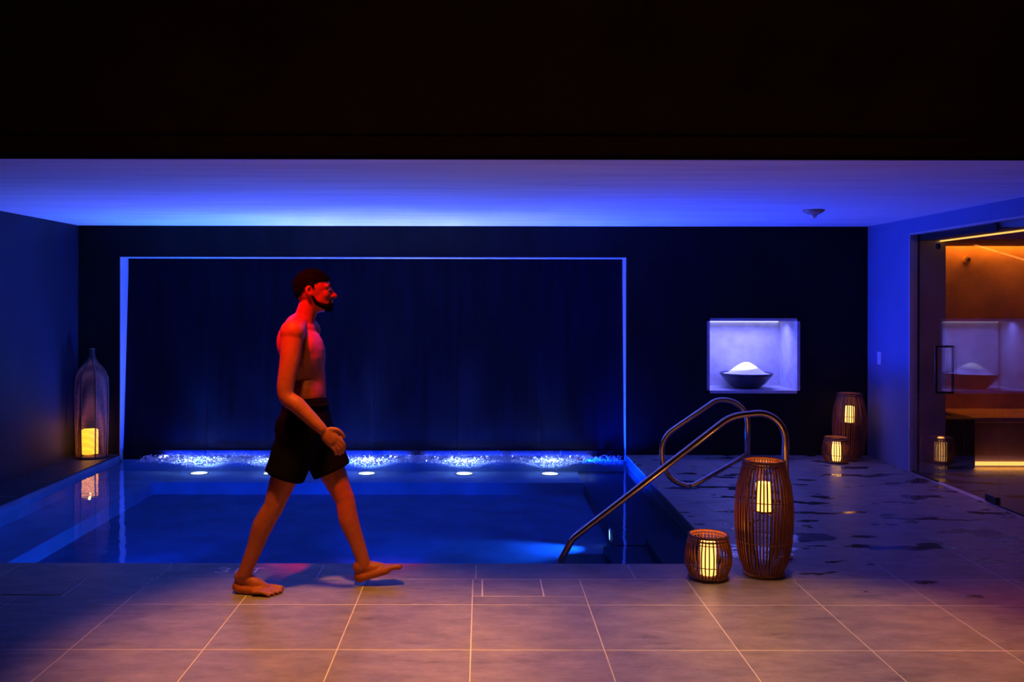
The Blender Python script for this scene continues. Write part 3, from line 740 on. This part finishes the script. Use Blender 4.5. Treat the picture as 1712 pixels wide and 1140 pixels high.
# legs
LEG = {}
def leg(hip, knee, ank):
    mid = hip.lerp(knee, .45)
    calf = knee.lerp(ank, .30)
    back = Vector((-(ank.z-knee.z), 0, (ank.x-knee.x))).normalized()
    if back.x > 0: back = -back
    add_limb(bm, [hip, mid, knee.lerp(hip, .10), knee, calf+back*.012, knee.lerp(ank, .62)+back*.004, ank], [.092, .082, .058, .054, .056, .043, .035], 20)
    add_ell(bm, calf+back*.026+Vector((0, 0, 0)), (.036, .040, .075), Vector((0, 0, 1)).rotation_difference((knee-ank).normalized()))
    add_ell(bm, knee-back*.020, (.034, .036, .044))
def foot(heel, dirv, upv, yaw_side):
    """heel: point under the heel on the sole; dirv along the foot; upv sole normal"""
    d = dirv.normalized(); u = (upv - d*upv.dot(d)).normalized(); s = u.cross(d)     # s points to the foot's left
    def Q(a, b, c): return heel + d*a + s*b + u*c
    add_ell(bm, Q(.035, 0, .034), (.040, .032, .034), Matrix((d, s, u)).transposed().to_quaternion())
    add_limb(bm, [Q(.045, 0, .085), Q(.085, 0, .068), Q(.13, 0, .048), Q(.175, 0, .030)], [.038, .036, .034, .024], 16)
    add_limb(bm, [Q(.04, yaw_side*-.012, .026), Q(.11, yaw_side*-.026, .022), Q(.165, yaw_side*-.032, .020)], [.026, .022, .020], 12)
    add_limb(bm, [Q(.05, yaw_side*.012, .030), Q(.12, yaw_side*.022, .026), Q(.185, yaw_side*.026, .022)], [.026, .024, .022], 12)
    toes = [(.031, .190, .270, .0148), (.003, .194, .272, .0100), (-.020, .188, .260, .0096), (-.042, .176, .244, .0093), (-.063, .162, .226, .0092)]
    for b, a0, a1, r in toes:
        b *= yaw_side
        add_limb(bm, [Q(a0-.03, b*.95, .024), Q(a0+.012, b, .022+r*.35), Q(a1-.018, b*1.03, r+.005), Q(a1-r, b*1.03, r*.98)], [r*1.15, r, r*.95, r*.95], 10, 3)
        NAILS.append((Q(a1-r*.8, b*1.03, r*1.85), d, s, u, r))
    return Q
NAILS = []
leg(P(-.955, -.09, .885), P(-1.105, -.105, .470), P(-1.268, -.085, .100))
foot(P(-1.330, -.070, .0), Vector((1, -.06, 0)), Vector((0, 0, 1)), 1)
leg(P(-.945, .085, .885), P(-.752, .075, .465), P(-.640, .055, .108))
foot(P(-.684, .058, .006), Vector((math.cos(.34), .03, math.sin(.34))), Vector((-math.sin(.34), 0, math.cos(.34))), -1)
body = fuse('body', bm, .0048, 4, 'skin', man)

# shorts
bm = bmesh.new()
def thigh(hip, knee, r0, r1, e):
    k2 = hip.lerp(knee, e); add_tube(bm, [hip.lerp(knee, -.1), hip, hip.lerp(k2, .5), k2], [r0*.9, r0, (r0+r1)/2+.004, r1], 28)
hipR, kneR = P(-.958, -.088, .885), P(-1.105, -.105, .470)
hipL, kneL = P(-.945, .085, .885), P(-.752, .075, .465)
add_ell(bm, P(-.957, 0, .905), (.140, .180, .150)); add_ell(bm, P(-.957, 0, .99), (.122, .163, .12))
add_ell(bm, P(-.985, -.07, .875), (.122, .100, .120)); add_ell(bm, P(-.985, .07, .875), (.122, .100, .120))
thigh(hipR, kneR, .110, .106, .62); thigh(hipL, kneL, .110, .106, .62)
def cut(b):
    def bis(co, no):
        g_ = list(b.verts)+list(b.edges)+list(b.faces)
        bmesh.ops.bisect_plane(b, geom=g_, plane_co=co, plane_no=no, clear_outer=True)
    bis(P(0, 0, 1.015), Vector((.10, 0, 1)))
    for v in b.verts:
        v.co += .004*Vector((noise.noise(v.co*9), noise.noise(v.co*9+Vector((5, 0, 0))), 0))
sh_ = fuse('shorts', bm, .008, 4, 'shorts_cloth', man, cut)
so = sh_.modifiers.new('thick', 'SOLIDIFY'); so.thickness = .006; so.offset = 0
bm = bmesh.new(); add_tube(bm, [P(-.957+.122*math.cos(a), .158*math.sin(a), 1.012-.012*math.cos(a)) for a in [2*PI*k/40 for k in range(40)]], .010, 8, closed=True)
from_bm('waistband', bm, 'shorts_cloth', man, smooth=True)

# hair, beard, eyes
bm = bmesh.new()
add_ell(bm, P(-.922, 0, 1.640), (.106, .0815, .1005), seg=96, rings=64)
kill = []
for v in bm.verts:
    p = v.co - P(-.918, 0, 1.632)
    line = .040 if p.x > .055 else (.040-(.055-p.x)*.62 if p.x > -.02 else -.006-(-.02-p.x)*.9)
    line += .010*noise.noise(v.co*45)
    if abs(p.y) > .05 and .004 < p.x < .026: line -= .022
    if p.z < line: kill.append(v)
    else: v.co += .005*Vector((noise.noise(v.co*60), noise.noise(v.co*60+Vector((3, 0, 0))), noise.noise(v.co*60+Vector((0, 7, 0)))))
bmesh.ops.delete(bm, geom=kill, context='VERTS')
h_ = from_bm('hair', bm, 'hair', man, smooth=True); m_ = h_.modifiers.new('thick', 'SOLIDIFY'); m_.thickness = .008; m_.offset = -1
bm = bmesh.new()
add_ell(bm, P(-.852, 0, 1.541), (.046, .046, .030)); add_ell(bm, P(-.834, 0, 1.528), (.030, .032, .026))
add_limb(bm, [P(-.905, -.066, 1.585), P(-.885, -.062, 1.553), P(-.845, -.040, 1.533), P(-.822, 0, 1.527), P(-.845, .040, 1.533), P(-.885, .062, 1.553), P(-.905, .066, 1.585)], [.008, .012, .015, .016, .015, .012, .008], 10)
add_limb(bm, [P(-.822, -.026, 1.560), P(-.812, -.012, 1.576), P(-.812, .012, 1.576), P(-.822, .026, 1.560)], [.005, .0055, .0055, .005], 8)
fuse('beard', bm, .005, 3, 'hair', man)
for s in (-1, 1):
    bm = bmesh.new(); add_ell(bm, P(-.828, s*.030, 1.625), (.010, .012, .0085), seg=14, rings=10); from_bm('eye', bm, 'eye_white', man, smooth=True)
    bm = bmesh.new(); add_limb(bm, [P(-.822, s*.014, 1.643), P(-.817, s*.030, 1.648), P(-.836, s*.048, 1.643)], [.004, .005, .003], 8); from_bm('eyebrow', bm, 'hair', man, smooth=True)
